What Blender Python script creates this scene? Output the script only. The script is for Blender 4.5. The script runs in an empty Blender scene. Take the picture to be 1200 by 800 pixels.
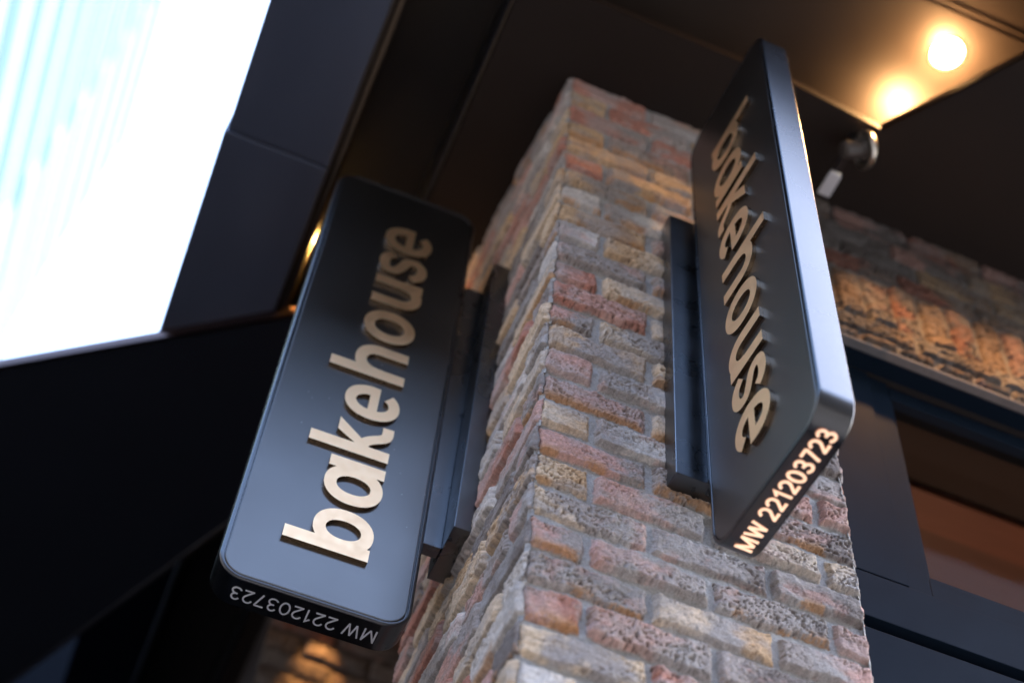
import bpy, bmesh, math, random
import numpy as np
from mathutils import Vector, Matrix
from mathutils.geometry import delaunay_2d_cdt
random.seed(7)
PI = math.pi
GZ = -3.631                      # street level; the lens is 1.6 m above it
ZS = 1.49                        # underside of the soffit the pillar runs into
ZC = 1.75                        # upper ceiling of the canopy
sc = bpy.context.scene
col = sc.collection

# ------------------------------------------------------------------ helpers
def tag(o, label=None, cat=None, group=None, kind=None):
    if label: o['label'] = label
    if cat: o['category'] = cat
    if group: o['group'] = group
    if kind: o['kind'] = kind
    return o

def empty(name, loc=(0, 0, 0)):
    o = bpy.data.objects.new(name, None); col.objects.link(o)
    o.location = loc; o.empty_display_size = .05
    return o

def link(name, me, mat, parent=None):
    o = bpy.data.objects.new(name, me); col.objects.link(o)
    if mat: me.materials.append(mat)
    if parent:
        o.parent = parent
        o.matrix_parent_inverse = Matrix.Translation(-Vector(parent.location))
    return o

def from_bm(name, bm, mat, parent=None, smooth=False):
    bmesh.ops.recalc_face_normals(bm, faces=bm.faces)
    me = bpy.data.meshes.new(name); bm.to_mesh(me); bm.free()
    if smooth:
        me.polygons.foreach_set('use_smooth', [True] * len(me.polygons))
    return link(name, me, mat, parent)

def add_box(bm, a, b, bev=0.0, seg=2):
    xs, ys, zs = zip(a, b)
    vs = [bm.verts.new((xs[i], ys[j], zs[k])) for i in (0, 1) for j in (0, 1) for k in (0, 1)]
    fs = [(0, 1, 3, 2), (4, 6, 7, 5), (0, 4, 5, 1), (2, 3, 7, 6), (0, 2, 6, 4), (1, 5, 7, 3)]
    faces = [bm.faces.new([vs[i] for i in f]) for f in fs]
    if bev:
        es = list({e for f in faces for e in f.edges})
        bmesh.ops.bevel(bm, geom=es, offset=bev, segments=seg, profile=.5, affect='EDGES')

def box(name, a, b, mat, parent=None, bev=0.0):
    bm = bmesh.new(); add_box(bm, a, b, bev)
    return from_bm(name, bm, mat, parent)

def add_prism(bm, pts, z0, z1):
    lo = [bm.verts.new((x, y, z0)) for x, y in pts]; hi = [bm.verts.new((x, y, z1)) for x, y in pts]
    n = len(pts)
    bm.faces.new(lo); bm.faces.new(hi)
    for i in range(n): bm.faces.new([lo[i], lo[(i + 1) % n], hi[(i + 1) % n], hi[i]])

def add_tube(bm, p0, p1, r0, r1=None, n=24, cap=True):
    p0, p1 = Vector(p0), Vector(p1); r1 = r0 if r1 is None else r1
    d = (p1 - p0).normalized(); a = d.orthogonal().normalized(); b = d.cross(a)
    A = [bm.verts.new(p0 + r0 * (math.cos(t) * a + math.sin(t) * b)) for t in (2 * PI * i / n for i in range(n))]
    B = [bm.verts.new(p1 + r1 * (math.cos(t) * a + math.sin(t) * b)) for t in (2 * PI * i / n for i in range(n))]
    for i in range(n): bm.faces.new([A[i], A[(i + 1) % n], B[(i + 1) % n], B[i]])
    if cap: bm.faces.new(A); bm.faces.new(B)

def add_lathe(bm, c, axis, prof, n=40):
    c = Vector(c); d = Vector(axis).normalized(); a = d.orthogonal().normalized(); b = d.cross(a)
    rings = [[bm.verts.new(c + h * d + r * (math.cos(2 * PI * i / n) * a + math.sin(2 * PI * i / n) * b)) for i in range(n)] for r, h in prof]
    for A, B in zip(rings, rings[1:]):
        for i in range(n): bm.faces.new([A[i], A[(i + 1) % n], B[(i + 1) % n], B[i]])
    bm.faces.new(rings[0]); bm.faces.new(rings[-1])

# ------------------------------------------------------------------ materials
def new_mat(name):
    m = bpy.data.materials.new(name); m.use_nodes = True
    nt = m.node_tree
    return m, nt, nt.nodes['Principled BSDF']

def pmat(name, c, rough=.5, metal=0., spec=.5, noise=0., nscale=20., bump=0., bscale=200., rvar=0., stretch=None, coat=0.):
    m, nt, b = new_mat(name)
    b.inputs['Base Color'].default_value = (*c, 1); b.inputs['Roughness'].default_value = rough
    b.inputs['Metallic'].default_value = metal; b.inputs['Specular IOR Level'].default_value = spec
    b.inputs['Coat Weight'].default_value = coat
    tc = nt.nodes.new('ShaderNodeTexCoord'); mp = nt.nodes.new('ShaderNodeMapping')
    nt.links.new(tc.outputs['Object'], mp.inputs[0])
    if stretch: mp.inputs['Scale'].default_value = stretch
    if noise or rvar:
        n = nt.nodes.new('ShaderNodeTexNoise'); n.inputs['Scale'].default_value = nscale; n.inputs['Detail'].default_value = 6
        nt.links.new(mp.outputs[0], n.inputs['Vector'])
        if noise:
            mix = nt.nodes.new('ShaderNodeMix'); mix.data_type = 'RGBA'
            mix.inputs['A'].default_value = (*[x * (1 - noise) for x in c], 1); mix.inputs['B'].default_value = (*[min(1, x * (1 + noise)) for x in c], 1)
            nt.links.new(n.outputs['Fac'], mix.inputs['Factor']); nt.links.new(mix.outputs['Result'], b.inputs['Base Color'])
        if rvar:
            r = nt.nodes.new('ShaderNodeMapRange'); r.inputs['From Min'].default_value = .3; r.inputs['From Max'].default_value = .7
            r.inputs['To Min'].default_value = rough - rvar; r.inputs['To Max'].default_value = rough + rvar
            nt.links.new(n.outputs['Fac'], r.inputs['Value']); nt.links.new(r.outputs[0], b.inputs['Roughness'])
    if bump:
        n2 = nt.nodes.new('ShaderNodeTexNoise'); n2.inputs['Scale'].default_value = bscale; n2.inputs['Detail'].default_value = 4
        nt.links.new(mp.outputs[0], n2.inputs['Vector'])
        bp = nt.nodes.new('ShaderNodeBump'); bp.inputs['Strength'].default_value = bump; bp.inputs['Distance'].default_value = .002
        nt.links.new(n2.outputs['Fac'], bp.inputs['Height']); nt.links.new(bp.outputs[0], b.inputs['Normal'])
    return m

def emat(name, c, s):
    m, nt, b = new_mat(name)
    b.inputs['Base Color'].default_value = (.6, .55, .5, 1)
    b.inputs['Emission Color'].default_value = (*c, 1); b.inputs['Emission Strength'].default_value = s
    return m

M = {}
M['sign'] = pmat('black_satin_paint', (.125, .121, .118), .34, 1, .5, rvar=.022, nscale=5, bump=.05, bscale=25)
def specks(m):
    nt = m.node_tree; b = nt.nodes['Principled BSDF']
    tc = nt.nodes.new('ShaderNodeTexCoord'); v = nt.nodes.new('ShaderNodeTexVoronoi'); v.inputs['Scale'].default_value = 38
    n = nt.nodes.new('ShaderNodeTexNoise'); n.inputs['Scale'].default_value = 3.5; n.inputs['Detail'].default_value = 8
    nt.links.new(tc.outputs['Object'], v.inputs['Vector']); nt.links.new(tc.outputs['Object'], n.inputs['Vector'])
    r = nt.nodes.new('ShaderNodeMapRange'); r.inputs['From Min'].default_value = .035; r.inputs['From Max'].default_value = .05; r.inputs['To Min'].default_value = 1; r.inputs['To Max'].default_value = 0
    r2 = nt.nodes.new('ShaderNodeMapRange'); r2.inputs['From Min'].default_value = .52; r2.inputs['From Max'].default_value = .56
    nt.links.new(v.outputs['Distance'], r.inputs['Value']); nt.links.new(n.outputs['Fac'], r2.inputs['Value'])
    mu = nt.nodes.new('ShaderNodeMath'); mu.operation = 'MULTIPLY'; nt.links.new(r.outputs[0], mu.inputs[0]); nt.links.new(r2.outputs[0], mu.inputs[1])
    mi = nt.nodes.new('ShaderNodeMix'); mi.data_type = 'RGBA'; mi.inputs['A'].default_value = b.inputs['Base Color'].default_value; mi.inputs['B'].default_value = (.35, .34, .33, 1)
    nt.links.new(mu.outputs[0], mi.inputs['Factor']); nt.links.new(mi.outputs['Result'], b.inputs['Base Color'])
    m2 = nt.nodes.new('ShaderNodeMath'); m2.operation = 'SUBTRACT'; m2.inputs[0].default_value = 1; nt.links.new(mu.outputs[0], m2.inputs[1]); nt.links.new(m2.outputs[0], b.inputs['Metallic'])
specks(M['sign'])
M['signrim'] = pmat('black_rim_paint', (.092, .093, .097), .27, 1, .5, rvar=.02, nscale=4)
M['bracket'] = pmat('black_powder_coat', (.145, .152, .162), .30, 1, .5, rvar=.06, nscale=14)
M['brass'] = pmat('brushed_champagne_metal', (.93, .62, .355), .42, 1, rvar=.05, nscale=60, stretch=(1, 1, 1))
M['brass_side'] = pmat('bronze_letter_side', (.34, .24, .155), .25, 1, rvar=.05, nscale=60)
M['grey_print'] = pmat('pale_grey_lettering', (.62, .63, .66), .5)
M['glow_core'] = emat('backlit_lettering', (1, .60, .36), .098)
M['glow_edge'] = emat('backlit_lettering_edge', (1, .28, .06), .045)
M['ceiling'] = pmat('charcoal_ceiling', (.020, .016, .014), .42, 0, .4, rvar=.08, nscale=3)
M['soffit'] = pmat('charcoal_soffit', (.0145, .0092, .0070), .5, 0, .3, noise=.2, nscale=5)
M['beam'] = pmat('dark_bronze_cladding', (.135, .155, .215), .42, .7, .5, rvar=.1, nscale=4, stretch=(1, .3, 1), noise=.15)
M['blackmetal'] = pmat('black_metal', (.014, .014, .017), .32, 0, .5, rvar=.05, nscale=10)
M['copper'] = pmat('dark_bronze_trim', (.040, .029, .021), .30, 1, noise=.1)
M['frame'] = pmat('navy_window_frame', (.0065, .0120, .0215), .5, 0, .03, rvar=.05, nscale=8, bump=.03, bscale=60)
M['awning'] = pmat('black_awning_fabric', (.0035, .0055, .0115), .75, 0, .3, noise=.2, nscale=2, bump=.1, bscale=900)
M['lead'] = pmat('mortar_edge', (.13, .125, .13), .9, noise=.25, nscale=60, bump=.6, bscale=150)
M['timber'] = pmat('brown_timber', (.15, .075, .052), .5, noise=.35, nscale=5, stretch=(.6, 9, 9))
M['dark'] = pmat('dark_interior', (.03, .022, .02), .7)
M['darkwall'] = pmat('dark_blue_cladding', (.004, .006, .011), .6, 0, .08, noise=.3, nscale=6)
M['pavement'] = pmat('grey_pavement', (.055, .055, .06), .85, noise=.3, nscale=3, bump=.4, bscale=60)
M['asphalt'] = pmat('asphalt', (.04, .04, .042), .9, noise=.3, nscale=8, bump=.5, bscale=120)
M['tower'] = pmat('white_tower_cladding', (.11, .13, .145), .95, 0, 0, noise=.04, nscale=.3)
M['towerglass'] = pmat('tower_window_band', (.036, .062, .073), .9, 0, .0, noise=.1, nscale=.2)
M['steel'] = pmat('brushed_steel', (.62, .58, .52), .3, 1, noise=.08)
M['greyplate'] = pmat('light_grey_plastic', (.55, .55, .58), .4)
M['lampglass'] = emat('warm_lamp_glass', (1, .56, .22), 30)
m, nt, b = new_mat('window_glass'); M['glass'] = m
nt.nodes.remove(b); out = nt.nodes['Material Output']
tr = nt.nodes.new('ShaderNodeBsdfTransparent'); tr.inputs[0].default_value = (.75, .70, .66, 1)
gl = nt.nodes.new('ShaderNodeBsdfGlossy'); gl.inputs['Roughness'].default_value = .04
fr = nt.nodes.new('ShaderNodeFresnel'); fr.inputs[0].default_value = 1.18
mx = nt.nodes.new('ShaderNodeMixShader')
mx.inputs[0].default_value = .004; nt.links.new(tr.outputs[0], mx.inputs[1]); nt.links.new(gl.outputs[0], mx.inputs[2]); nt.links.new(mx.outputs[0], out.inputs[0])

def brick_mat(name, sat=1.0):
    m, nt, b = new_mat(name)
    at = nt.nodes.new('ShaderNodeAttribute'); at.attribute_name = 'brickcol'
    tc = nt.nodes.new('ShaderNodeTexCoord')
    n = nt.nodes.new('ShaderNodeTexNoise'); n.inputs['Scale'].default_value = 260; n.inputs['Detail'].default_value = 5; n.inputs['Roughness'].default_value = .7
    nt.links.new(tc.outputs['Object'], n.inputs['Vector'])
    rmp = nt.nodes.new('ShaderNodeMapRange'); rmp.inputs['From Min'].default_value = .3; rmp.inputs['From Max'].default_value = .7; rmp.inputs['To Min'].default_value = .72; rmp.inputs['To Max'].default_value = 1.22
    nt.links.new(n.outputs['Fac'], rmp.inputs['Value'])
    mul = nt.nodes.new('ShaderNodeVectorMath'); mul.operation = 'SCALE'
    nt.links.new(at.outputs['Color'], mul.inputs[0]); nt.links.new(rmp.outputs[0], mul.inputs['Scale'])
    nt.links.new(mul.outputs[0], b.inputs['Base Color'])
    b.inputs['Roughness'].default_value = .92; b.inputs['Specular IOR Level'].default_value = .25
    n2 = nt.nodes.new('ShaderNodeTexNoise'); n2.inputs['Scale'].default_value = 420; n2.inputs['Detail'].default_value = 6; n2.inputs['Roughness'].default_value = .75
    nt.links.new(tc.outputs['Object'], n2.inputs['Vector'])
    bp = nt.nodes.new('ShaderNodeBump'); bp.inputs['Strength'].default_value = .6; bp.inputs['Distance'].default_value = .0024
    nt.links.new(n2.outputs['Fac'], bp.inputs['Height']); nt.links.new(bp.outputs[0], b.inputs['Normal'])
    return m
M['brick'] = brick_mat('reclaimed_brick')

# ------------------------------------------------------------------ brick surfaces (height field + colour field)
rng = np.random.RandomState(11)
def vnoise(x, y, seed):
    r = np.random.RandomState(seed); T = r.rand(256, 256)
    xi = np.floor(x).astype(int); yi = np.floor(y).astype(int); fx = x - xi; fy = y - yi
    fx = fx * fx * (3 - 2 * fx); fy = fy * fy * (3 - 2 * fy)
    g = lambda a, c: T[a & 255, c & 255]
    return (g(xi, yi) * (1 - fx) + g(xi + 1, yi) * fx) * (1 - fy) + (g(xi, yi + 1) * (1 - fx) + g(xi + 1, yi + 1) * fx) * fy
def fbm(x, y, seed, o=4, gain=.5):
    s = 0; a = 1; t = 0
    for i in range(o): s = s + a * vnoise(x * 2 ** i + 17.3 * i, y * 2 ** i + 5.1 * i, seed + i); t += a; a *= gain
    return s / t
def pits(x, y, cell, seed, dens, rmin, rmax):
    """depth 0..1 of round pits scattered in a jittered grid"""
    r = np.random.RandomState(seed); N = 128
    jx, jy, rr, pr, el = r.rand(N, N), r.rand(N, N), r.rand(N, N), r.rand(N, N), r.rand(N, N)
    gx = np.floor(x / cell).astype(int); gy = np.floor(y / cell).astype(int); best = np.zeros_like(x)
    for dx in (-1, 0, 1):
        for dy in (-1, 0, 1):
            ix = gx + dx; iy = gy + dy; a = ix & 127; c = iy & 127
            px = (ix + jx[a, c]) * cell; py = (iy + jy[a, c]) * cell
            R = rmin + (rmax - rmin) * rr[a, c] ** 2
            k = .55 + .9 * el[a, c]
            d = np.sqrt(((x - px) * k) ** 2 + ((y - py) / k) ** 2) / R
            v = np.clip(1 - d ** 3, 0, 1) * (pr[a, c] < dens)
            best = np.maximum(best, v)
    return best
def ss(a, b_, x):
    t = np.clip((x - a) / (b_ - a), 0, 1); return t * t * (3 - 2 * t)

TONE = dict(C=(.50, .39, .275), Y=(.42, .285, .165), P=(.40, .235, .20), R=(.33, .135, .095), G=(.245, .222, .212), D=(.13, .115, .11), W=(.47, .44, .41), B=(.27, .18, .12))
MORTAR = np.array((.36, .355, .35))

def brick_field(S, Z, bricks, seed, joint=.0066, rough=1., wob=1., tint=1.):
    """bricks: (s0,s1,z0,z1,'tones',pit,orange) ; returns height (m, <=0 mortar) and colour"""
    H = np.full(S.shape, -.0120) + .0028 * (fbm(S * 60, Z * 60, seed + 1) - .5) * 2
    Cc = MORTAR[None, None, :] * (0.8 + .4 * fbm(S * 35, Z * 35, seed + 3)[..., None])
    Ws = (fbm(S * 38, Z * 38, seed + 5) - .5) * .011 * wob + (fbm(S * 150, Z * 150, seed + 6) - .5) * .004
    Wz = (fbm(S * 26 + 9, Z * 38 + 4, seed + 8) - .5) * .013 * wob + (fbm(S * 140, Z * 140, seed + 9) - .5) * .005
    rough_f = fbm(S * 45, Z * 60, seed + 11, 5, .55) - .5
    crag = np.abs(fbm(S * 22, Z * 75, seed + 13, 4, .6) - .5) * 2
    P1 = pits(S + .4 * Ws, Z + .4 * Wz, .0105, seed + 20, .50, .0014, .0048)
    P2 = pits(S, Z, .0052, seed + 21, .62, .0010, .0024)
    tonef = fbm(S * 16, Z * 30, seed + 30, 4, .6)
    spk = fbm(S * 210, Z * 210, seed + 33, 3)
    dirt = fbm(S * 11 + 40, Z * 14, seed + 35, 4)
    r = np.random.RandomState(seed + 50)
    ds_ = abs(S[0, 1] - S[0, 0]); s_axis = S[0]; z_axis = Z[:, 0]
    for (s0, s1, z0, z1, tones, pit, orange) in bricks:
        off, tx, tz, ph = r.uniform(-.0045, .0035), r.uniform(-.02, .02), r.uniform(-.09, .07), r.rand() * 50
        grow = r.uniform(-.001, .002)
        i0, i1 = np.searchsorted(s_axis, (s0, s1)); j0, j1 = np.searchsorted(z_axis, (z0, z1))
        if i1 - i0 < 2 or j1 - j0 < 2: continue
        sl = (slice(j0, j1), slice(i0, i1)); s = S[sl]; z = Z[sl]
        d = np.minimum(np.minimum(s - s0, s1 - s) + Ws[sl], np.minimum(z - z0, z1 - z) + Wz[sl]) - joint + grow
        # broken corners
        e = ss(-.001, .0085, d + .007 * rough_f[sl])
        m_ = ss(-.0006, .0014, d)
        pf = pit * ss(.30, .72, vnoise(s * 14 + ph, z * 30 + ph, seed + 70) + .35 * (pit > .8))
        h = -.0120 + e * (.0130 + off + tx * (s - (s0 + s1) / 2) + tz * (z - (z0 + z1) / 2)) \
            + m_ * rough * (.0068 * rough_f[sl] - .0045 * ss(.35, .85, crag[sl]) * (.15 + pf) - .0070 * pf * P1[sl] - .0042 * (.35 + pf) * P2[sl])
        H[sl] = np.where(d > 0, h, H[sl])
        u = np.clip((s - s0) / max(s1 - s0, .01), 0, 1); f = u * (len(tones) - 1)
        cols = [np.array(TONE[t]) for t in tones]
        if len(cols) == 1: cb = np.broadcast_to(cols[0], s.shape + (3,)).copy()
        else:
            f = np.clip(f + (tonef[sl] - .5) * 1.6, 0, len(cols) - 1.001); k = f.astype(int); w = ss(.25, .75, f - k)[..., None]
            A = np.array(cols); cb = A[k] * (1 - w) + A[k + 1] * w
        # second tone mottling
        g2 = np.array(TONE['G' if tones[0] != 'G' else 'P'])
        w2 = (.55 * ss(.5, .72, tonef[sl] + .12 * (spk[sl] - .5)))[..., None]
        cb = cb * (1 - w2) + g2 * w2
        cb = cb * (.70 + .66 * spk[sl])[..., None]
        # pit hollows are coloured darker and browner
        st = np.clip(pf * P1[sl] * 1.4 + .70 * P2[sl] * (.40 + pf), 0, 1)[..., None]
        cb = cb * (1 - .74 * st) + np.array((.11, .05, .035)) * .30 * st
        cb = cb * 1.18 + np.array((.235, .200, .18)) * .24
        # lime bloom
        lb = (.50 * ss(.45, .72, dirt[sl] + .25 * (rough_f[sl])))[..., None]
        cb = cb * (1 - lb) + np.array((.40, .39, .385)) * lb
        if orange:
            ob = ss(.034, .010, z - z0 + .012 * (tonef[sl] - .5)) * ss(.45, .70, vnoise(s * 22 + ph, z * 40, seed + 80) + .5 * (spk[sl] - .5)) * .7  # some lower edges painted orange, warm ground light put into the colour
            cb = cb * (1 - ob[..., None]) + np.array((.46, .235, .09)) * ob[..., None]
        w = m_[..., None]
        Cc[sl] = Cc[sl] * (1 - w) + cb * w
    return H, np.clip(Cc * tint, 0, 1)

def grid_mesh(name, P, C, mat, parent):
    nz, ns = P.shape[:2]
    me = bpy.data.meshes.new(name)
    idx = np.arange(nz * ns).reshape(nz, ns)
    q = np.stack([idx[:-1, :-1], idx[:-1, 1:], idx[1:, 1:], idx[1:, :-1]], -1).reshape(-1, 4)
    me.vertices.add(nz * ns); me.vertices.foreach_set('co', P.reshape(-1).astype(np.float32))
    me.loops.add(q.size); me.loops.foreach_set('vertex_index', q.reshape(-1).astype(np.int32))
    me.polygons.add(len(q)); me.polygons.foreach_set('loop_start', np.arange(0, q.size, 4, dtype=np.int32)); me.polygons.foreach_set('loop_total', np.full(len(q), 4, np.int32))
    me.polygons.foreach_set('use_smooth', np.ones(len(q), bool))
    me.update(calc_edges=True); me.validate()
    ca = me.color_attributes.new('brickcol', 'FLOAT_COLOR', 'POINT')
    ca.data.foreach_set('color', np.concatenate([C.reshape(-1, 3), np.ones((nz * ns, 1))], 1).reshape(-1).astype(np.float32))
    return link(name, me, mat, parent)

# ------------------------------------------------------------------ the pillar
H0, CH = -.4843, .07908          # first joint, course height
W, L = .64, .785
rows = {  # colours of the right face, course by course as photographed
 24: ['R', 'GB', 'G'], 23: ['Y', 'RG', 'YG', 'G'], 22: ['RG', 'RG', 'R'], 21: ['Y', 'GD', 'BG', 'R'], 20: ['YB', 'YG', 'RG'],
 19: ['R', 'GYB', 'BG', 'Y'], 18: ['YGB', 'GY', 'G'], 17: ['W', 'GWG', 'GD', 'G'], 16: ['YBY', 'GD', 'C'], 15: ['GW', 'YCG', 'G', 'B'],
 14: ['G', 'GD', 'P'], 13: ['PR', 'CG', 'D', 'G'], 12: ['RPR', 'CG', 'R'], 11: ['PG', 'CGD', 'G', 'R'], 10: ['YGY', 'CP', 'G'],
 9: ['P', 'GW', 'PG', 'D'], 8: ['PRP', 'CG', 'PG'], 7: ['CY', 'GWG', 'P', 'P'], 6: ['PPG', 'GD', 'GD'], 5: ['CY', 'PG', 'GC', 'CG'],
 4: ['CGP', 'GD', 'GD'], 3: ['PG', 'PG', 'GD', 'PR'], 2: ['GD', 'CGY', 'GP'], 1: ['PR', 'PPG', 'GDG', 'CY'], 0: ['CGC', 'RRG', 'WG'], -1: ['WC', 'GC', 'YC', 'G']}
PALB = ['C', 'Y', 'P', 'G', 'GD', 'PG', 'CG', 'YG', 'R', 'RG', 'W', 'D', 'CY', 'GP', 'PR', 'GW']
def make_pillar():
    root = empty('brick_pillar', (W / 2, L / 2, GZ))
    tag(root, 'tall square pillar of rough reclaimed bricks carrying both black signs', 'brick pillar')
    zA, zB = -.75, ZS + .004
    ds = .0021
    sneg = np.arange(-L - .10, -1e-9, .0030)
    spos = np.arange(0, W + .10, ds)
    s = np.concatenate([sneg, spos]); z = np.arange(zA, zB, ds); z = np.append(z, zB)
    S, Z = np.meshgrid(s, z)
    bricks = []; r = random.Random(5)
    for c in range(-5, 26):
        z0 = H0 + CH * c; z1 = z0 + CH; A = c % 2 == 0
        e = [0, .225, .45, W] if A else [0, .1125, .3375, .5625, W]
        t = rows.get(c) or [r.choice(PALB) for _ in e]
        for i in range(len(e) - 1):
            tt = t[i] if i < len(t) else r.choice(PALB)
            bricks.append((e[i] + (.0035 if i == 0 else 0), e[i + 1], z0, z1, tt, r.choice([.3, .6, .8, 1, 1]), r.random() < .38))
        bricks.append((W + .002, W + .12, z0, z1, r.choice(PALB), .8, False))
        e = [0, .105, .33, .555, L] if A else [0, .22, .445, .67, L]
        for i in range(len(e) - 1):
            bricks.append((-e[i + 1], -e[i] + (.0035 if i == 0 else 0), z0, z1, r.choice(PALB + ['W', 'C', 'WG'] if i == 0 else PALB), r.choice([.4, .8, 1]), r.random() < .12))
        bricks.append((-L - .12, -L - .002, z0, z1, r.choice(PALB), .8, False))
    Hh, Cc = brick_field(S, Z, bricks, 100)
    # crack where the two faces' slips meet, just round the corner
    cr = np.abs(S - (.004 + .004 * (fbm(S * 0 + 3, Z * 9, 77) - .5) * 2))
    k = np.exp(-(cr / .0016) ** 2) * (fbm(S * 0 + 1, Z * 13, 78) > .40)
    Hh = Hh - .006 * k; Cc = Cc * (1 - .75 * k[..., None])
    # perimeter: rounded rectangle corners
    R = .006
    def perim(s):
        bx = np.zeros_like(s); by = np.zeros_like(s); nx = np.zeros_like(s); ny = np.zeros_like(s)
        a = s < 0; bx[a] = 0; by[a] = -s[a]; nx[a] = -1
        a = (s >= 0) & (s <= W); bx[a] = s[a]; by[a] = 0; ny[a] = -1
        a = s > W; bx[a] = W; by[a] = s[a] - W; nx[a] = 1
        a = s < -L; bx[a] = -L - s[a]; by[a] = L; nx[a] = 0; ny[a] = 1
        for c, (n0, n1) in ((0, ((-1, 0), (0, -1))), (W, ((0, -1), (1, 0))), (-L, ((0, 1), (-1, 0)))):
            t = np.clip((s - c) / (2 * R) + .5, 0, 1); m_ = np.abs(s - c) <= R
            ang = t * PI / 2
            nx = np.where(m_, n0[0] * np.cos(ang) + n1[0] * np.sin(ang), nx); ny = np.where(m_, n0[1] * np.cos(ang) + n1[1] * np.sin(ang), ny)
        return bx, by, nx, ny
    bx, by, nx, ny = perim(s)
    lift = -.002
    X = bx[None] + nx[None] * (Hh + lift); Y = by[None] + ny[None] * (Hh + lift)
    X = X - .027 * ss(.9, 1.5, Z) * np.clip(Y / .43, 0, 1) * (S < 0)
    P = np.stack([X, Y, Z], -1)
    grid_mesh('brick_face', P, Cc, M['brick'], root)
    # the lower shaft of the same pillar, below the picture
    bm = bmesh.new(); add_box(bm, (.004, .004, GZ + .02), (W - .004, L - .004, zA + .002))
    bm2 = pmat('plain_brick_shaft', (.27, .2, .17), .9, noise=.5, nscale=14, bump=.6, bscale=80)
    from_bm('lower_shaft', bm, bm2, root)
    box('pillar_core', (.02, .02, zA + .002), (W - .02, L - .02, ZS - .002), bm2, root)
    box('plinth', (-.03, -.03, GZ), (W + .03, L + .03, GZ + .02), M['lead'], root)
make_pillar()

# ------------------------------------------------------------------ brick wall over the window
def make_wall():
    root = empty('brick_wall', (1.7, .16, .85))
    tag(root, 'warmly lit brick lintel wall with upright soldier bricks above the window', 'brick wall')
    z = np.arange(.846, ZS + .06, .0032); s = np.arange(.60, 2.9, .0036); S, Z = np.meshgrid(s, z)
    bricks = []; r = random.Random(9)
    lev = [(.846, .885, .10), (.885, .955, .225), (.955, 1.18, .079), (1.18, 1.255, .225), (1.255, 1.33, .225), (1.33, 1.405, .225), (1.405, 1.53, .225)]
    for n, (a, c, wd) in enumerate(lev):
        x = .60 - wd * (.5 if n % 2 else .2)
        while x < 2.95:
            bricks.append((x, x + wd, a, c, r.choice(['DB', 'B', 'B', 'RD', 'RB', 'YB', 'D', 'GD', 'B', 'PD']), r.choice([.6, .9, 1]), False)); x += wd
    Hh, Cc = brick_field(S, Z, bricks, 300, joint=.005, rough=1.6, tint=.28)  # tint darkens every brick, standing in for shade under the soffit
    # the lower two courses stand a little proud; the soldiers lean back above them
    prof = .016 * ss(.985, .955, Z) - .012 * ss(1.40, 1.42, Z) * ss(1.47, 1.45, Z)
    P = np.stack([S, .06 - (Hh + prof), Z], -1)
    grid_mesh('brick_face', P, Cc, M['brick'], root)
    box('wall_core', (.66, .075, .852), (2.9, .30, ZS + .3), M['dark'], root)
    bm = bmesh.new(); add_box(bm, (.66, .050, .838), (2.9, .074, .8455), .002)
    from_bm('mortar_edge', bm, M['lead'], root)
    box('lintel_plate', (.66, .0745, .836), (2.9, .118, .8515), M['frame'], root)
make_wall()

# ------------------------------------------------------------------ window under the wall
def make_window():
    root = empty('shopfront_window', (1.6, .15, GZ))
    tag(root, 'navy framed shopfront window with dark reddish glass right of the pillar', 'window')
    yf = .12
    gx0, gx1, gz0, gz1 = .886, 2.55, .19, .775
    bm = bmesh.new()
    add_box(bm, (.655, yf, gz0 - .0545), (gx0 - .055, yf + .06, .836), .0015)           # outer stile
    add_box(bm, (gx0 - .053, yf + .006, gz0 - .055), (gx0, yf + .055, .834), .002)       # sash stile
    from_bm('stile', bm, M['frame'], root)
    bm = bmesh.new()
    add_box(bm, (gx0 + .0005, yf + .006, gz1), (gx1, yf + .054, .815), .002)
    add_box(bm, (gx0 - .05, yf + .013, .8155), (gx1, yf + .05, .834), .001)
    from_bm('head_rail', bm, M['frame'], root)
    bm = bmesh.new()
    add_box(bm, (gx0 + .0005, yf + .007, gz0 - .055), (gx1, yf + .054, gz0), .002)
    add_box(bm, (.655, yf + .0005, .012), (gx1, yf + .058, gz0 - .057), .0015)
    from_bm('bottom_rail', bm, M['frame'], root)
    bm = bmesh.new(); add_box(bm, (.655, yf + .002, -2.6), (gx1, yf + .06, -.016), .003)
    from_bm('lower_panel', bm, M['frame'], root)
    box('shadow_gap', (.655, yf + .035, -.04), (gx1, yf + .055, .030), M['dark'], root)
    box('window_pane', (gx0 - .004, yf + .028, gz0 - .004), (gx1, yf + .034, gz1 + .004), M['glass'], root)
    bm = bmesh.new()
    add_box(bm, (gx0, yf + .0085, gz0), (gx0 + .006, yf + .027, gz1), .0015)
    add_box(bm, (gx0 + .006, yf + .0085, gz0), (gx1, yf + .027, gz0 + .006), .0015)
    from_bm('glazing_bead', bm, M['frame'], root)
    box('far_stile', (gx1 + .0005, yf, -2.6), (gx1 + .10, yf + .06, .834), M['frame'], root, .002)
make_window()

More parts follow.
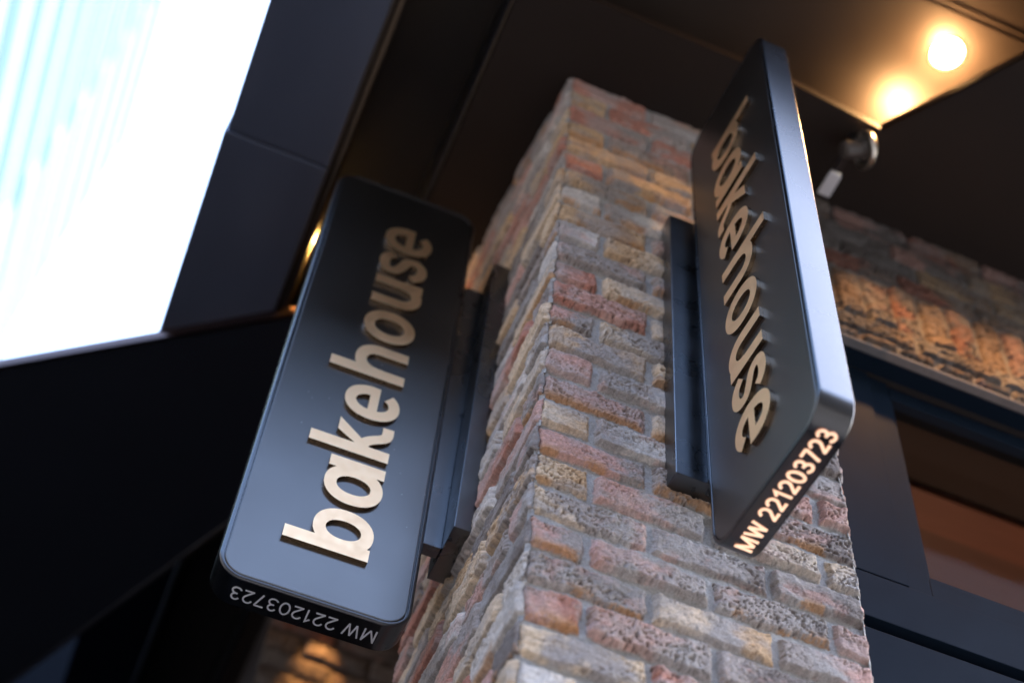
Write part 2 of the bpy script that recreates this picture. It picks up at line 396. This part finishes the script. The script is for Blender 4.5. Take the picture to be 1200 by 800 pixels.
# room seen through the pane
rm = empty('shop_interior', (1.8, 1.4, GZ)); tag(rm, 'dim room with brown timber ceiling seen through the window glass', 'interior')
box('timber_ceiling', (.70, .30, 1.30), (4.5, 3.5, 1.36), M['timber'], rm)
box('ceiling_beam', (.70, .58, 1.14), (4.5, .70, 1.299), pmat('red_brown_beam', (.22, .085, .05), .5, noise=.3, nscale=7, stretch=(.5, 5, 5)), rm)
box('dark_front_ceiling', (.70, .30, 1.16), (4.5, .5795, 1.295), M['dark'], rm)
box('back_wall', (.70, 3.5, GZ), (4.5, 3.6, 1.36), M['timber'], rm)
box('side_wall', (.62, .80, GZ), (.70, 3.6, 1.36), M['dark'], rm)
box('far_side_wall', (4.5, .20, GZ), (4.6, 3.6, 1.36), M['dark'], rm)

# ------------------------------------------------------------------ canopy: soffit, coffer ceiling, outer beam
cn = empty('canopy', (0.5, 0, GZ)); tag(cn, 'black canopy ceiling of flat panels above the pillar and signs', 'canopy')
bm = bmesh.new()
add_prism(bm, [(-.20, -.20), (.513, -.2035), (.790, -.181), (1.006, -.493), (1.15, -.70), (1.35, -.70), (4.5, -.70), (4.5, .34), (-.20, .34)][:9], ZS, ZS + .03)
from_bm('soffit_panel', bm, M['soffit'], cn)
box('rear_soffit_panel', (-.20, .3405, ZS + .001), (4.5, 4.2, ZS + .031), M['soffit'], cn)
bm = bmesh.new()
add_prism(bm, [(.785, -.1835), (.7925, -.1835), (1.0085, -.4945), (1.1525, -.70), (1.1475, -.70)], ZS - .0035, ZS + .001)
from_bm('soffit_edge_trim', bm, M['copper'], cn)
bm = bmesh.new()
add_box(bm, (-.48, -.7, ZC), (4.5, 4.2, ZC + .05))
from_bm('upper_ceiling', bm, M['ceiling'], cn)
bm = bmesh.new(); add_box(bm, (.45, -.4525, ZC - .003), (4.5, -.4500, ZC - .0002)); add_box(bm, (.45, -.4740, ZC - .003), (4.5, -.4715, ZC - .0002))
from_bm('ceiling_track', bm, M['copper'], cn)
# outer beam: two cladding panels with an open seam, then the black recess beside it
box('cladding_panel', (-.765, -.70, ZS), (-.482, .516, ZS + .10), M['beam'], cn, .003)
box('cladding_panel', (-.772, .522, ZS), (-.482, 1.78, ZS + .10), M['beam'], cn, .003)
box('beam_web', (-.74, -.69, ZS + .101), (-.50, 1.76, 2.0), M['beam'], cn)
box('recess_side', (-.4795, -.70, ZS + .006), (-.470, 4.2, ZC - .002), M['blackmetal'], cn, .002)
box('recess_side', (-.212, -.70, ZS + .004), (-.2015, 4.2, ZC - .002), M['blackmetal'], cn, .003)
bm = bmesh.new(); add_tube(bm, (-.4755, -.7, ZS + .003), (-.4755, 4.2, ZS + .003), .0030, n=14)
from_bm('edge_trim', bm, M['copper'], cn, True)
bm = bmesh.new(); add_tube(bm, (-.4585, -.7, ZS + .012), (-.4585, 4.2, ZS + .012), .011, n=20)
from_bm('recess_rail', bm, M['copper'], cn, True)
bm = bmesh.new(); add_tube(bm, (-.206, -.7, ZS + .003), (-.206, 4.2, ZS + .003), .003, n=16)
from_bm('edge_trim', bm, M['copper'], cn, True)
box('front_fascia', (-.78, -.74, ZS + .03), (4.5, -.702, 2.0), M['blackmetal'], cn)

# shop building above and behind
bd = empty('shop_building', (2, 4, GZ)); tag(bd, 'dark shop building standing behind the brick pillar and window', 'building')
bm = bmesh.new(); add_box(bm, (-.74, .35, ZC + .30), (12, 8, 9)); from_bm('upper_sun_block', bm, M['darkwall'], bd)  # unseen box added above the canopy to block the sun
box('side_wall', (4.62, .2, GZ), (12, 8, ZC + .05), M['darkwall'], bd)
bm = bmesh.new()
add_box(bm, (-10.9, 4.3, GZ), (4.6, 4.5, 4.1))
from_bm('rear_wall', bm, M['darkwall'], bd)
bm = bmesh.new()
x = -5.8
while x < -.55:
    add_box(bm, (x, 4.2, GZ), (x + .05, 4.299, 4.0), .004); x += .42
from_bm('wall_rib', bm, M['blackmetal'], bd)
tag(bd.children[-1], kind='stuff')

# far pier of the same frontage, orange-lit, seen under the left sign
def make_far_pier():
    root = empty('far_brick_pier', (.2, 2.3, GZ)); tag(root, 'blurred brown brick pier lit orange far behind the left sign', 'brick pier')
    s = np.arange(-.22, .62, .006); z = np.arange(-.2, ZS, .006); S, Z = np.meshgrid(s, z); bricks = []; r = random.Random(3)
    for c in range(-3, 26):
        x = -.22 - (.11 if c % 2 else 0)
        while x < .62: bricks.append((x, x + .225, H0 + CH * c, H0 + CH * c + CH, r.choice(['B', 'RB', 'D', 'YB', 'GD', 'R']), .9, False)); x += .225
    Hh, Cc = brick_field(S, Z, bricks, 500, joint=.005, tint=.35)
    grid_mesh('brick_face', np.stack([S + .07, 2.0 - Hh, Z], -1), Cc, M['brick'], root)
    box('pier_core', (-.146, 2.008, GZ), (.70, 2.6, ZS - .002), M['dark'], root)
make_far_pier()

# ------------------------------------------------------------------ awning at the left
aw = empty('black_awning', (-1.0, 1.9, GZ)); tag(aw, 'large black awning canopy filling the lower left under the sky', 'awning')
bm = bmesh.new()
za = 1.455
P0, P1, Q0, Q1 = Vector((-1.172, 1.536)), Vector((-.425, .985)), Vector((-.815, 2.77)), Vector((-.375, 1.825))
d1 = (P0 - P1).normalized(); d2 = (Q0 - Q1).normalized()
A = P1 - d1 * .42; B = P1 + d1 * 6.0; Cq = Q0 + d2 * 5.0; D = Q1 - d2 * .9
add_prism(bm, [(v.x, v.y) for v in (A, B, Cq, D)], za, za + .03)
from_bm('fabric_panel', bm, M['awning'], aw)
bm = bmesh.new(); n_ = Vector((-d1.y, d1.x)) * .006
add_prism(bm, [(v.x, v.y) for v in (A - n_, B - n_, B + n_, A + n_)], za - .004, za + .0335)
from_bm('front_bar', bm, pmat('dark_bronze_bar', (.09, .05, .04), .3, 1), aw)
bm = bmesh.new(); add_tube(bm, (Cq.x, Cq.y, za + .01), (D.x, D.y, za + .01), .012, n=14)
from_bm('rib', bm, M['blackmetal'], aw, True)
bm = bmesh.new(); add_tube(bm, (-1.75, 3.9, GZ), (-1.75, 3.9, za + .002), .035, n=18)
from_bm('post', bm, M['blackmetal'], aw, True)

# ------------------------------------------------------------------ lettering engine: strokes -> exact union -> solid
def arc(cx, cy, rx, ry, a0, a1, n=40, p=1.0):
    out = []
    for i in range(n + 1):
        a = math.radians(a0 + (a1 - a0) * i / n); c, s = math.cos(a), math.sin(a)
        if p != 1.0: c = math.copysign(abs(c) ** p, c); s = math.copysign(abs(s) ** p, s)
        out.append((cx + rx * c, cy + ry * s))
    return out
def band(a, b_):                       # quads between two polylines
    return [[a[i], a[i + 1], b_[i + 1], b_[i]] for i in range(len(a) - 1)]
def stroke(pts, w, n=0, closed=False):
    qs = []; P = [Vector(p) for p in pts]; L_, R_ = [], []
    for i, p in enumerate(P):
        if closed: a, c = P[i - 1], P[(i + 1) % len(P)]
        else: a, c = P[max(i - 1, 0)], P[min(i + 1, len(P) - 1)]
        if not closed and 0 < i < len(P) - 1 or closed:
            d0 = (p - a).normalized(); d1_ = (c - p).normalized(); t = (d0 + d1_)
            t = t.normalized() if t.length > 1e-6 else d1_
            k = 1 / max(.45, t.dot(d1_))
        else: t = (c - a).normalized(); k = 1
        nrm = Vector((-t.y, t.x)) * (w[i] if isinstance(w, (list, tuple)) else w) / 2 * k
        L_.append(tuple(p + nrm)); R_.append(tuple(p - nrm))
    if closed: L_.append(L_[0]); R_.append(R_[0])
    return band(L_, R_)
def rect(x0, y0, x1, y1): return [[(x0, y0), (x1, y0), (x1, y1), (x0, y1)]]
def ring(cx, cy, rx, ry, ix, iy, n=56, po=.93, pi_=.95):
    return band(arc(cx, cy, rx, ry, 0, 360, n, po), arc(cx, cy, ix, iy, 0, 360, n, pi_))
def solid(name, quads, f, n0, n1, mat, parent, side=None):
    """quads in glyph coordinates; f(x, y, n) -> world; n0 front, n1 back"""
    vs, fs = [], []
    for q in quads:
        ar = sum(q[i][0] * q[(i + 1) % len(q)][1] - q[(i + 1) % len(q)][0] * q[i][1] for i in range(len(q)))
        if abs(ar) < 1e-10: continue
        if ar < 0: q = q[::-1]
        fs.append(list(range(len(vs), len(vs) + len(q)))); vs += [Vector((p[0] * 100, p[1] * 100)) for p in q]
    v2, e2, f2, _, _, of = delaunay_2d_cdt(vs, [], fs, 0, 1e-5)
    tri = [t for t, o in zip(f2, of) if len(o) > 0]
    bm = bmesh.new(); F = {}; Bk = {}
    def g(D_, i, n):
        if i not in D_: D_[i] = bm.verts.new(f(v2[i].x / 100, v2[i].y / 100, n))
        return D_[i]
    cnt = {}
    for t in tri:
        bm.faces.new([g(F, i, n0) for i in t]); bm.faces.new([g(Bk, i, n1) for i in reversed(t)])
        for a, c in zip(t, t[1:] + t[:1]): cnt[(a, c)] = 1
    for (a, c) in cnt:
        if (c, a) not in cnt:
            sf_ = bm.faces.new([F[a], F[c], Bk[c], Bk[a]])
            if side: sf_.material_index = 1
    o = from_bm(name, bm, mat, parent)
    if side: o.data.materials.append(side)
    return o

XH, AS, O_ = .1127, .164, .0025
SW = .0305
def g_o(g0, g1):
    cx = (g0 + g1) / 2; rx = (g1 - g0) / 2; cy = XH / 2; ry = XH / 2 + O_
    return ring(cx, cy, rx, ry, rx - .0300, ry - .0245)
def g_b(g0, g1):
    rx = .0535; cx = g1 - rx; return rect(g0, 0, g0 + SW, AS) + ring(cx, XH / 2, rx, XH / 2 + O_, rx - .0295, XH / 2 + O_ - .0245)
def g_a(g0, g1):
    rx = .0535; cx = g0 + rx; return rect(g1 - SW, 0, g1, XH) + ring(cx, XH / 2, rx, XH / 2 + O_, rx - .0295, XH / 2 + O_ - .0245)
def g_k(g0, g1, g2):
    q = rect(g0, 0, g0 + SW, AS)
    q += [[(g0 + SW - .004, .041), (g0 + SW + .009, .050), (g1, XH), (g1 - .0375, XH), (g0 + SW - .004, .068)]]
    # leg with the curled foot
    pts = [(g0 + SW + .001, .058), (g0 + SW + .014, .052), (g0 + SW + .0255, .038), (g0 + SW + .034, .022), (g0 + SW + .043, .0128), (g0 + SW + .054, .0105), (g2, .0112)]
    q += stroke(smooth(pts), .0235)
    return q
def smooth(pts, it=3):
    for _ in range(it):
        o = [pts[0]]
        for a, c in zip(pts, pts[1:]): o += [(a[0] * .75 + c[0] * .25, a[1] * .75 + c[1] * .25), (a[0] * .25 + c[0] * .75, a[1] * .25 + c[1] * .75)]
        pts = o + [pts[-1]]
    return pts
def g_e(g0, g1):
    cx = (g0 + g1) / 2; rx = (g1 - g0) / 2; cy = XH / 2; ry = XH / 2 + O_; tx, ty = .0290, .0238
    a0, a1 = 2, 318
    q = band(arc(cx, cy, rx, ry, a0, a1, 64, .93), arc(cx, cy, rx - tx, ry - ty, a0, a1, 64, .95))
    q += [[(g0 + .012, cy - .0125), (g1 - .0012, cy - .0125), (g1 - .0003, cy + .0075), (g0 + .012, cy + .0075)]]
    return q
def g_h(g0, g1):
    q = rect(g0, 0, g0 + SW, AS) + rect(g1 - SW, 0, g1, .064)
    cx = (g0 + g1) / 2 + .001; rx = g1 - cx
    a = arc(cx, .063, rx, XH + O_ - .063, 0, 180, 30, .93); c = arc(cx, .063, rx - SW, XH + O_ - .063 - .0255, 0, 180, 30, .95)
    # outer arc tucks into the stem
    a = [(max(x, g0 + .012), y) for x, y in a]
    return q + band(a, c) + rect(g0 + SW - .002, .05, g0 + SW + .001, .066)
def g_u(g0, g1):
    q = rect(g0, .048, g0 + SW, XH) + rect(g1 - SW, 0, g1, XH)
    cx = (g0 + g1) / 2 - .001; rx = cx - g0
    a = arc(cx, .0495, rx, .0495 + O_, 180, 360, 30, .93); c = arc(cx, .0495, rx - SW, .0495 + O_ - .0255, 180, 360, 30, .95)
    a = [(min(x, g1 - .012), y) for x, y in a]
    return q + band(a, c)
def g_s(g0, g1):
    w = g1 - g0; X0 = g0 + w / 2
    pts = [(g1 - .0055, .0830), (g1 - .018, .0990), (X0 + .002, .1035), (g0 + .020, .0985), (g0 + .0145, .0820), (g0 + .024, .0665),
           (X0 + .003, .0575), (g1 - .019, .0480), (g1 - .0130, .0310), (g1 - .022, .0140), (X0 - .004, .0085), (g0 + .018, .0150), (g0 + .0048, .0330)]
    return stroke(smooth(pts), .0250)
WORD = [('b', g_b(.1265, .2403)), ('a', g_a(.2580, .3822)), ('k', g_k(.4055, .4995, .5086)), ('e', g_e(.5200, .6255)), ('h', g_h(.6570, .7673)),
        ('o', g_o(.7890, .9017)), ('u', g_u(.9270, 1.0335)), ('s', g_s(1.0500, 1.1374)), ('e', g_e(1.1500, 1.2575))]

def digit(ch):
    """stroke centre lines in a unit cell: height 1"""
    if ch == '1': return .46, [[(.06, .74), (.30, .97), (.30, 0)]]
    if ch == '2': return .66, [arc(.31, .70, .25, .27, 165, -28, 18) + [(.50, .50), (.08, .05)], [(.03, .045), (.60, .045)]]
    if ch == '3': return .66, [arc(.29, .735, .22, .235, 160, -90, 18), [(.20, .50), (.29, .50)], arc(.29, .265, .26, .235, 90, -160, 18)]
    if ch == '7': return .60, [[(.02, .955), (.56, .955)], [(.54, .94), (.18, 0)]]
    if ch == '0': return .68, [arc(.32, .5, .27, .46, 0, 360, 30)]
    if ch == 'M': return .92, [[(.07, 0), (.07, 1)], [(.07, .97), (.42, .06)], [(.42, .06), (.77, .97)], [(.77, 1), (.77, 0)]]
    if ch == 'W': return 1.02, [[(.02, 1), (.25, .03)], [(.25, .03), (.48, .97)], [(.48, .97), (.71, .03)], [(.71, .03), (.94, 1)]]
    return .30, []
def text_quads(txt, length, h, wt):
    adv = []; x = 0; gl = []
    for ch in txt:
        a, st = digit(ch); gl.append((x, st)); x += a + (.09 if ch not in ' ' else 0)
    k = length / (h * (x - .09 - .02)); q = []
    for gx, st in gl:
        for s in st:
            q += stroke([((gx + px) * h * k, py * h) for px, py in s], wt)
    return q

def outline(w, H, r, ins, n=10):
    """rounded rectangle in (d,u), inset by ins"""
    o = []; rr = max(r - ins, .001)
    for cx, cy, a0 in ((w - r, r, -90), (w - r, H - r, 0), (r, H - r, 90), (r, r, 180)):
        for i in range(n + 1):
            a = math.radians(a0 + 90 * i / n); o.append((cx + rr * math.cos(a), cy + rr * math.sin(a)))
    return o
def loft(bm, f, w, H, r, prof):
    rings = [[bm.verts.new(f(x, y, n)) for x, y in outline(w, H, r, ins)] for ins, n in prof]
    for A_, B_ in zip(rings, rings[1:]):
        m_ = len(A_)
        for i in range(m_): bm.faces.new([A_[i], A_[(i + 1) % m_], B_[(i + 1) % m_], B_[i]])
    bm.faces.new(rings[0]); bm.faces.new(rings[-1])

def make_sign(label, O, D, U, N, w, H, t, r, letter_map, letter_label, text_map, text_len, lit, group):
    O, D, U, N = map(Vector, (O, D, U, N))
    f = lambda d, u, n: O + d * D + u * U + n * N
    root = empty('blade_sign', tuple(f(w / 2, 0, t / 2)))
    tag(root, label, 'sign', group)
    bm = bmesh.new()
    loft(bm, f, w, H, r, [(.0035, t), (.0010, t - .0012), (0, t - .004), (0, .004), (.0010, .0012), (.0035, 0), (.0078, 0), (.0086, .0010), (.0086, .0040)])
    o = from_bm('sign_body', bm, M['signrim'], root, True)
    mod = o.modifiers.new('wn', 'WEIGHTED_NORMAL'); mod.keep_sharp = True
    try:
        o.data.set_sharp_from_angle(angle=math.radians(50))
    except Exception: pass
    bm = bmesh.new()
    loft(bm, f, w, H, r, [(.0102, .0041), (.0102, .0012), (.0112, .0004), (.0130, .0002)])
    o = from_bm('face_panel', bm, M['sign'], root)
    if True:
        back = bmesh.new(); loft(back, f, w, H, r, [(.0102, t + .0012), (.0102, t + .0001)])
        from_bm('back_panel', back, M['sign'], root)
    for ch, q in WORD:
        g = lambda x, y, n: f(*letter_map(x, y), n)
        solid('letter', q, g, -.0085, .0001, M['brass'], root, M['brass_side'])
    if lit:
        tq = text_quads('MW 221203723', text_len, .0315, .0058)
        solid('backlit_number_edge', tq, lambda x, y, n: f(*text_map(x, y, n)), .0008, -.0005, M['glow_edge'], root)
        tq = text_quads('MW 221203723', text_len, .0315, .0037)
        solid('backlit_number', tq, lambda x, y, n: f(*text_map(x, y, n)), .0016, .0009, M['glow_core'], root)
    else:
        tq = text_quads('MW 221203723', text_len, .0315, .0031)
        solid('printed_number', tq, lambda x, y, n: f(*text_map(x, y, n)), .0008, -.0005, M['grey_print'], root)
    return root, f

# left sign (faces the street, flows upward)
LO, LD, LU, LN = (-.07519, .36897, -.16229), (-.99992, .00710, -.01027), (-.01027, 0, .99995), (.00710, .99997, .00007)
signL, fL = make_sign('black blade sign left of the pillar, cream word reading bottom to top', LO, LD, LU, LN, .3604, 1.4289, .0721, .052,
    lambda x, y: (.1000 + y, x), '', lambda x, y, n: (.0505 + x, -n, .0215 + y), .270, False, 'blade signs on the brick pillar')
# right sign (seen edge-on, flows downward)
RO, RD, RU, RN = (.29794, -.07454, -.22217), (.03416, -.99937, .00999), (0, .01000, .99995), (.99942, .03415, -.00034)
signR, fR = make_sign('black blade sign right of pillar corner, angled edge-on with glowing number underneath', RO, RD, RU, RN, .3423, 1.4204, .0640, .058,
    lambda x, y: (.1105 + y * .985, 1.2062 + .962 * (.1265 - x)), '', lambda x, y, n: (.040 + x, -n, .0480 - y), .270, True, 'blade signs on the brick pillar')

# brackets
def bracket(label, plate, neck, bolts):
    a, b_ = plate
    root = empty('sign_bracket', ((a[0] + b_[0]) / 2, (a[1] + b_[1]) / 2, a[2])); tag(root, label, 'bracket', 'black steel sign brackets')
    box('mounting_plate', a, b_, M['bracket'], root, .0016)
    box('neck', *neck, M['bracket'], root, .0012)
    bm = bmesh.new()
    for p, d in bolts: add_lathe(bm, p, d, [(.005, 0), (.005, .002), (.003, .003)], 12)
    from_bm('screw', bm, M['blackmetal'], root)
bracket('vertical black steel bracket between brick pillar and left sign', ((-.0351, .3253, .0945), (.006, .4772, 1.034)), ((-.079, .397, .1007), (-.0352, .427, 1.0)), [((-.030 + .0, .36, .0944), (0, 0, -1))])
x0 = .254
bracket('vertical black steel bracket between brick pillar and right sign', ((x0, -.0377, .0117), (x0 + .152, .006, .9034)), ((x0 + .062, -.078, .0180), (x0 + .092, -.0378, .870)), [((x0 + .045, -.015, .0116), (0, 0, -1))])

# ------------------------------------------------------------------ lamps and the swivel fitting
def downlight(label, x, y, z, r=.030, on=True):
    root = empty('downlight', (x, y, z)); tag(root, label, 'downlight')
    bm = bmesh.new(); add_lathe(bm, (x, y, z), (0, 0, -1), [(r * 1.22, -.001), (r * 1.22, .002), (r * 1.02, .003), (r * 1.0, .001)]); from_bm('trim_ring', bm, M['steel'], root, True)
    bm = bmesh.new(); add_lathe(bm, (x, y, z), (0, 0, -1), [(r * .96, .0015), (r * .90, .012), (r * .6, .022), (r * .2, .026)]); from_bm('lamp_glass', bm, M['lampglass'], root, True)
downlight('bright round warm downlight in the ceiling at the upper right', .929, -.345, ZC, .040)
downlight('small warm downlight behind the left sign over the walkway', -.10, .86, ZS, .02)

def lamp(name, kind, loc, power, color, size=.02, target=None, angle=60, blend=.5):
    ld = bpy.data.lights.new(name, kind); ld.energy = power; ld.color = color
    if kind in ('POINT', 'SPOT'): ld.shadow_soft_size = size
    if kind == 'SPOT': ld.spot_size = math.radians(angle); ld.spot_blend = blend
    if kind == 'AREA': ld.size = size
    o = bpy.data.objects.new(name, ld); col.objects.link(o); o.location = loc
    ld.energy = power * .45
    if target: o.rotation_euler = (Vector(target) - Vector(loc)).to_track_quat('-Z', 'Y').to_euler()
    return o
WARM = (1, .50, .19)
lamp('ceiling_downlight_beam', 'POINT', (.929, -.345, ZC - .050), 4.2, WARM, .02)
lamp('hidden_uplight', 'SPOT', (.955, -.10, ZS + .07), 8, WARM, .015, (.965, -.10, ZC), 140, .9)
lamp('walkway_downlight_beam', 'POINT', (-.10, .86, ZS - .05), .8, WARM, .02)
lamp('rail_streak_light', 'SPOT', (-.31, .84, ZS + .19), 30, (1, .60, .18), .012, (-.452, .82, ZS + .012), 120, 1)  # unseen lamp added to raise the warm streak on the recess rail
for wx in (.88, 1.08, 1.28, 1.50):
    lamp('wall_spotlight_beam', 'SPOT', (wx - .03, -.24, 1.43), 9, (1, .50, .20), .03, (wx, .062, .85), 50, 1)
lamp('pier_downlight_beam', 'SPOT', (.02, 1.90, ZS - .03), 9, (1, .42, .12), .02, (.035, 2.0, .9), 34, .6)
lamp('shop_interior_light', 'POINT', (2.3, 2.4, -2.0), 30, (1, .62, .42), .2)

# swivel fitting under the soffit
sf = empty('swivel_spotlight', (.765, -.125, ZS)); tag(sf, 'small swivel spotlight with round steel rim and grey plate under the soffit', 'spotlight')
c = Vector((.757, -.142, 1.420)); ax = Vector((-.93, .22, -.30)).normalized()
bm = bmesh.new(); add_lathe(bm, c, ax, [(.036, -.010), (.046, -.008), (.050, 0), (.050, .007), (.044, .010), (.041, .004), (.030, .003)]); from_bm('rim', bm, M['steel'], sf, True)
bm = bmesh.new(); add_lathe(bm, c, ax, [(.030, .003), (.030, .014), (.024, .018), (.024, .058), (.020, .064), (.008, .066)]); from_bm('lamp_head', bm, pmat('dark_grey_casing', (.06, .052, .048), .4, noise=.2), sf)
bm = bmesh.new(); add_box(bm, (c.x - .050, c.y + .02, c.z - .022), (c.x - .034, c.y + .105, c.z + .004), .003); from_bm('arm', bm, M['blackmetal'], sf)
bm = bmesh.new(); add_tube(bm, c + ax * .03 + Vector((0, .01, .01)), (c.x - .02, c.y + .012, ZS), .009, .016, 16); from_bm('stem', bm, M['blackmetal'], sf, True)
bm = bmesh.new(); add_box(bm, (c.x - .062, c.y + .078, c.z - .034), (c.x - .028, c.y + .145, c.z - .023), .003); from_bm('grey_plate', bm, M['greyplate'], sf)
bm = bmesh.new(); add_tube(bm, (c.x - .056, c.y + .080, c.z - .020), (c.x - .030, c.y + .080, c.z - .020), .006, n=14); from_bm('hinge', bm, M['steel'], sf, True)

# ------------------------------------------------------------------ tower across the street
tw = empty('office_tower', (-16, 40, GZ)); tag(tw, 'tall pale tower with stacked floor bands overexposed in the sky', 'tower')
bm = bmesh.new(); add_box(bm, (-24, 6, GZ), (-11.1, 46.6, 73.0)); from_bm('tower_body', bm, M['tower'], tw)
zz = 41.9 - 3.36 * 13; k = 0
while zz < 72.5:
    th = 2.3
    bm = bmesh.new(); add_box(bm, (-11.1, 6.2, zz - th / 2), (-11.06, 34.8, zz + th / 2))
    from_bm('window_band', bm, M['towerglass'], tw)
    bm = bmesh.new(); add_box(bm, (-11.1, 34.8, zz + .95 - th * .42), (-11.07, 46.4, zz + .95 + th * .42))
    from_bm('balcony_band', bm, M['towerglass'], tw)
    zz += 3.36; k += 1
box('roof_edge', (-24, 6, 73.05), (-11.04, 46.6, 73.7), M['towerglass'], tw)

# unseen blocks added across the street to cut low sky on the upper brick
op = empty('street_sky_blocker', (0, -16, GZ)); tag(op, 'unseen brown terrace block added across the street to hide low sky', 'building')
box('terrace_blocker', (-30, -22, GZ), (30, -14, 11.5), pmat('brown_render', (.075, .062, .058), .85, noise=.3, nscale=.5), op)
bm = bmesh.new()
for i in range(-9, 10):
    for zf in (-1.5, 1.6, 4.7): add_box(bm, (i * 3 - .6, -13.99, zf), (i * 3 + .6, -13.95, zf + 1.8), .02)
tag(from_bm('window', bm, M['towerglass'], op), kind='stuff')
pd = empty('podium_sky_blocker', (-14, -6, GZ)); tag(pd, 'unseen low grey podium block added beside the tower to hide low sky', 'building')
box('podium_blocker', (-24, -30, GZ), (-11.7, 5.8, 9.0), pmat('grey_render', (.06, .06, .065), .85, noise=.3, nscale=.5), pd)

# ------------------------------------------------------------------ ground
def sheet(name, x0, y0, x1, y1, z, mat, kind='structure'):
    bm = bmesh.new(); v = [bm.verts.new(p) for p in ((x0, y0, z), (x1, y0, z), (x1, y1, z), (x0, y1, z))]; bm.faces.new(v)
    return tag(from_bm(name, bm, mat), kind=kind)
sheet('ground', -900, -900, 900, 900, GZ - .13, M['asphalt'])
tag(box('pavement', (-3.2, -4.2, GZ - .128), (14, 9, GZ - .002), M['pavement']), kind='structure')
tag(box('far_pavement', (-11.5, -60, GZ - .126), (-8.5, 60, GZ - .002), M['pavement']), kind='structure')

# ------------------------------------------------------------------ camera
Rw = np.array([[0.92432077, 0.34615527, 0.16064757], [-0.37453309, 0.7421355, 0.55584158], [0.07318523, -0.57394375, 0.81561786]])
cam = bpy.data.cameras.new('camera'); co = bpy.data.objects.new('camera', cam); col.objects.link(co)
mw = Matrix.Identity(4)
for i in range(3):
    mw[i][0], mw[i][1], mw[i][2] = Rw[i][0], -Rw[i][1], -Rw[i][2]
mw[0][3], mw[1][3], mw[2][3] = -.51448, -1.56665, -2.03095
co.matrix_world = mw
cam.sensor_width = 36; cam.lens = 36 * 1766.6 / 1200; cam.clip_end = 3000; cam.clip_start = .05
cam.dof.use_dof = True; cam.dof.focus_distance = 2.72; cam.dof.aperture_fstop = 1.6
sc.camera = co

# ------------------------------------------------------------------ daylight
SUN_EL, SUN_AZ = 46, 8           # azimuth measured from +X towards +Y
w_ = bpy.data.worlds.new('World'); sc.world = w_; w_.use_nodes = True
nt = w_.node_tree; bg = nt.nodes['Background']; sky = nt.nodes.new('ShaderNodeTexSky'); sky.sky_type = 'NISHITA'; sky.sun_disc = False
sky.sun_elevation = math.radians(SUN_EL); sky.sun_rotation = math.radians(90 - SUN_AZ); sky.air_density = 1.0; sky.dust_density = 2.5; sky.ozone_density = 1.6
nt.links.new(sky.outputs[0], bg.inputs[0]); bg.inputs[1].default_value = .15
sun = bpy.data.lights.new('sun', 'SUN'); sun.energy = 3.0; sun.angle = math.radians(.5); sun.color = (1, .95, .88)
so = bpy.data.objects.new('sun', sun); col.objects.link(so)
sd = Vector((math.cos(math.radians(SUN_EL)) * math.cos(math.radians(SUN_AZ)), math.cos(math.radians(SUN_EL)) * math.sin(math.radians(SUN_AZ)), math.sin(math.radians(SUN_EL))))
so.rotation_euler = sd.to_track_quat('Z', 'Y').to_euler(); so.location = (5, 5, 20)

vs = sc.view_settings; vs.view_transform = 'Standard'; vs.look = 'None'; vs.gamma = 1; vs.use_curve_mapping = False; vs.exposure = 3.65
sc.cycles.max_bounces = 8; sc.cycles.use_denoising = True
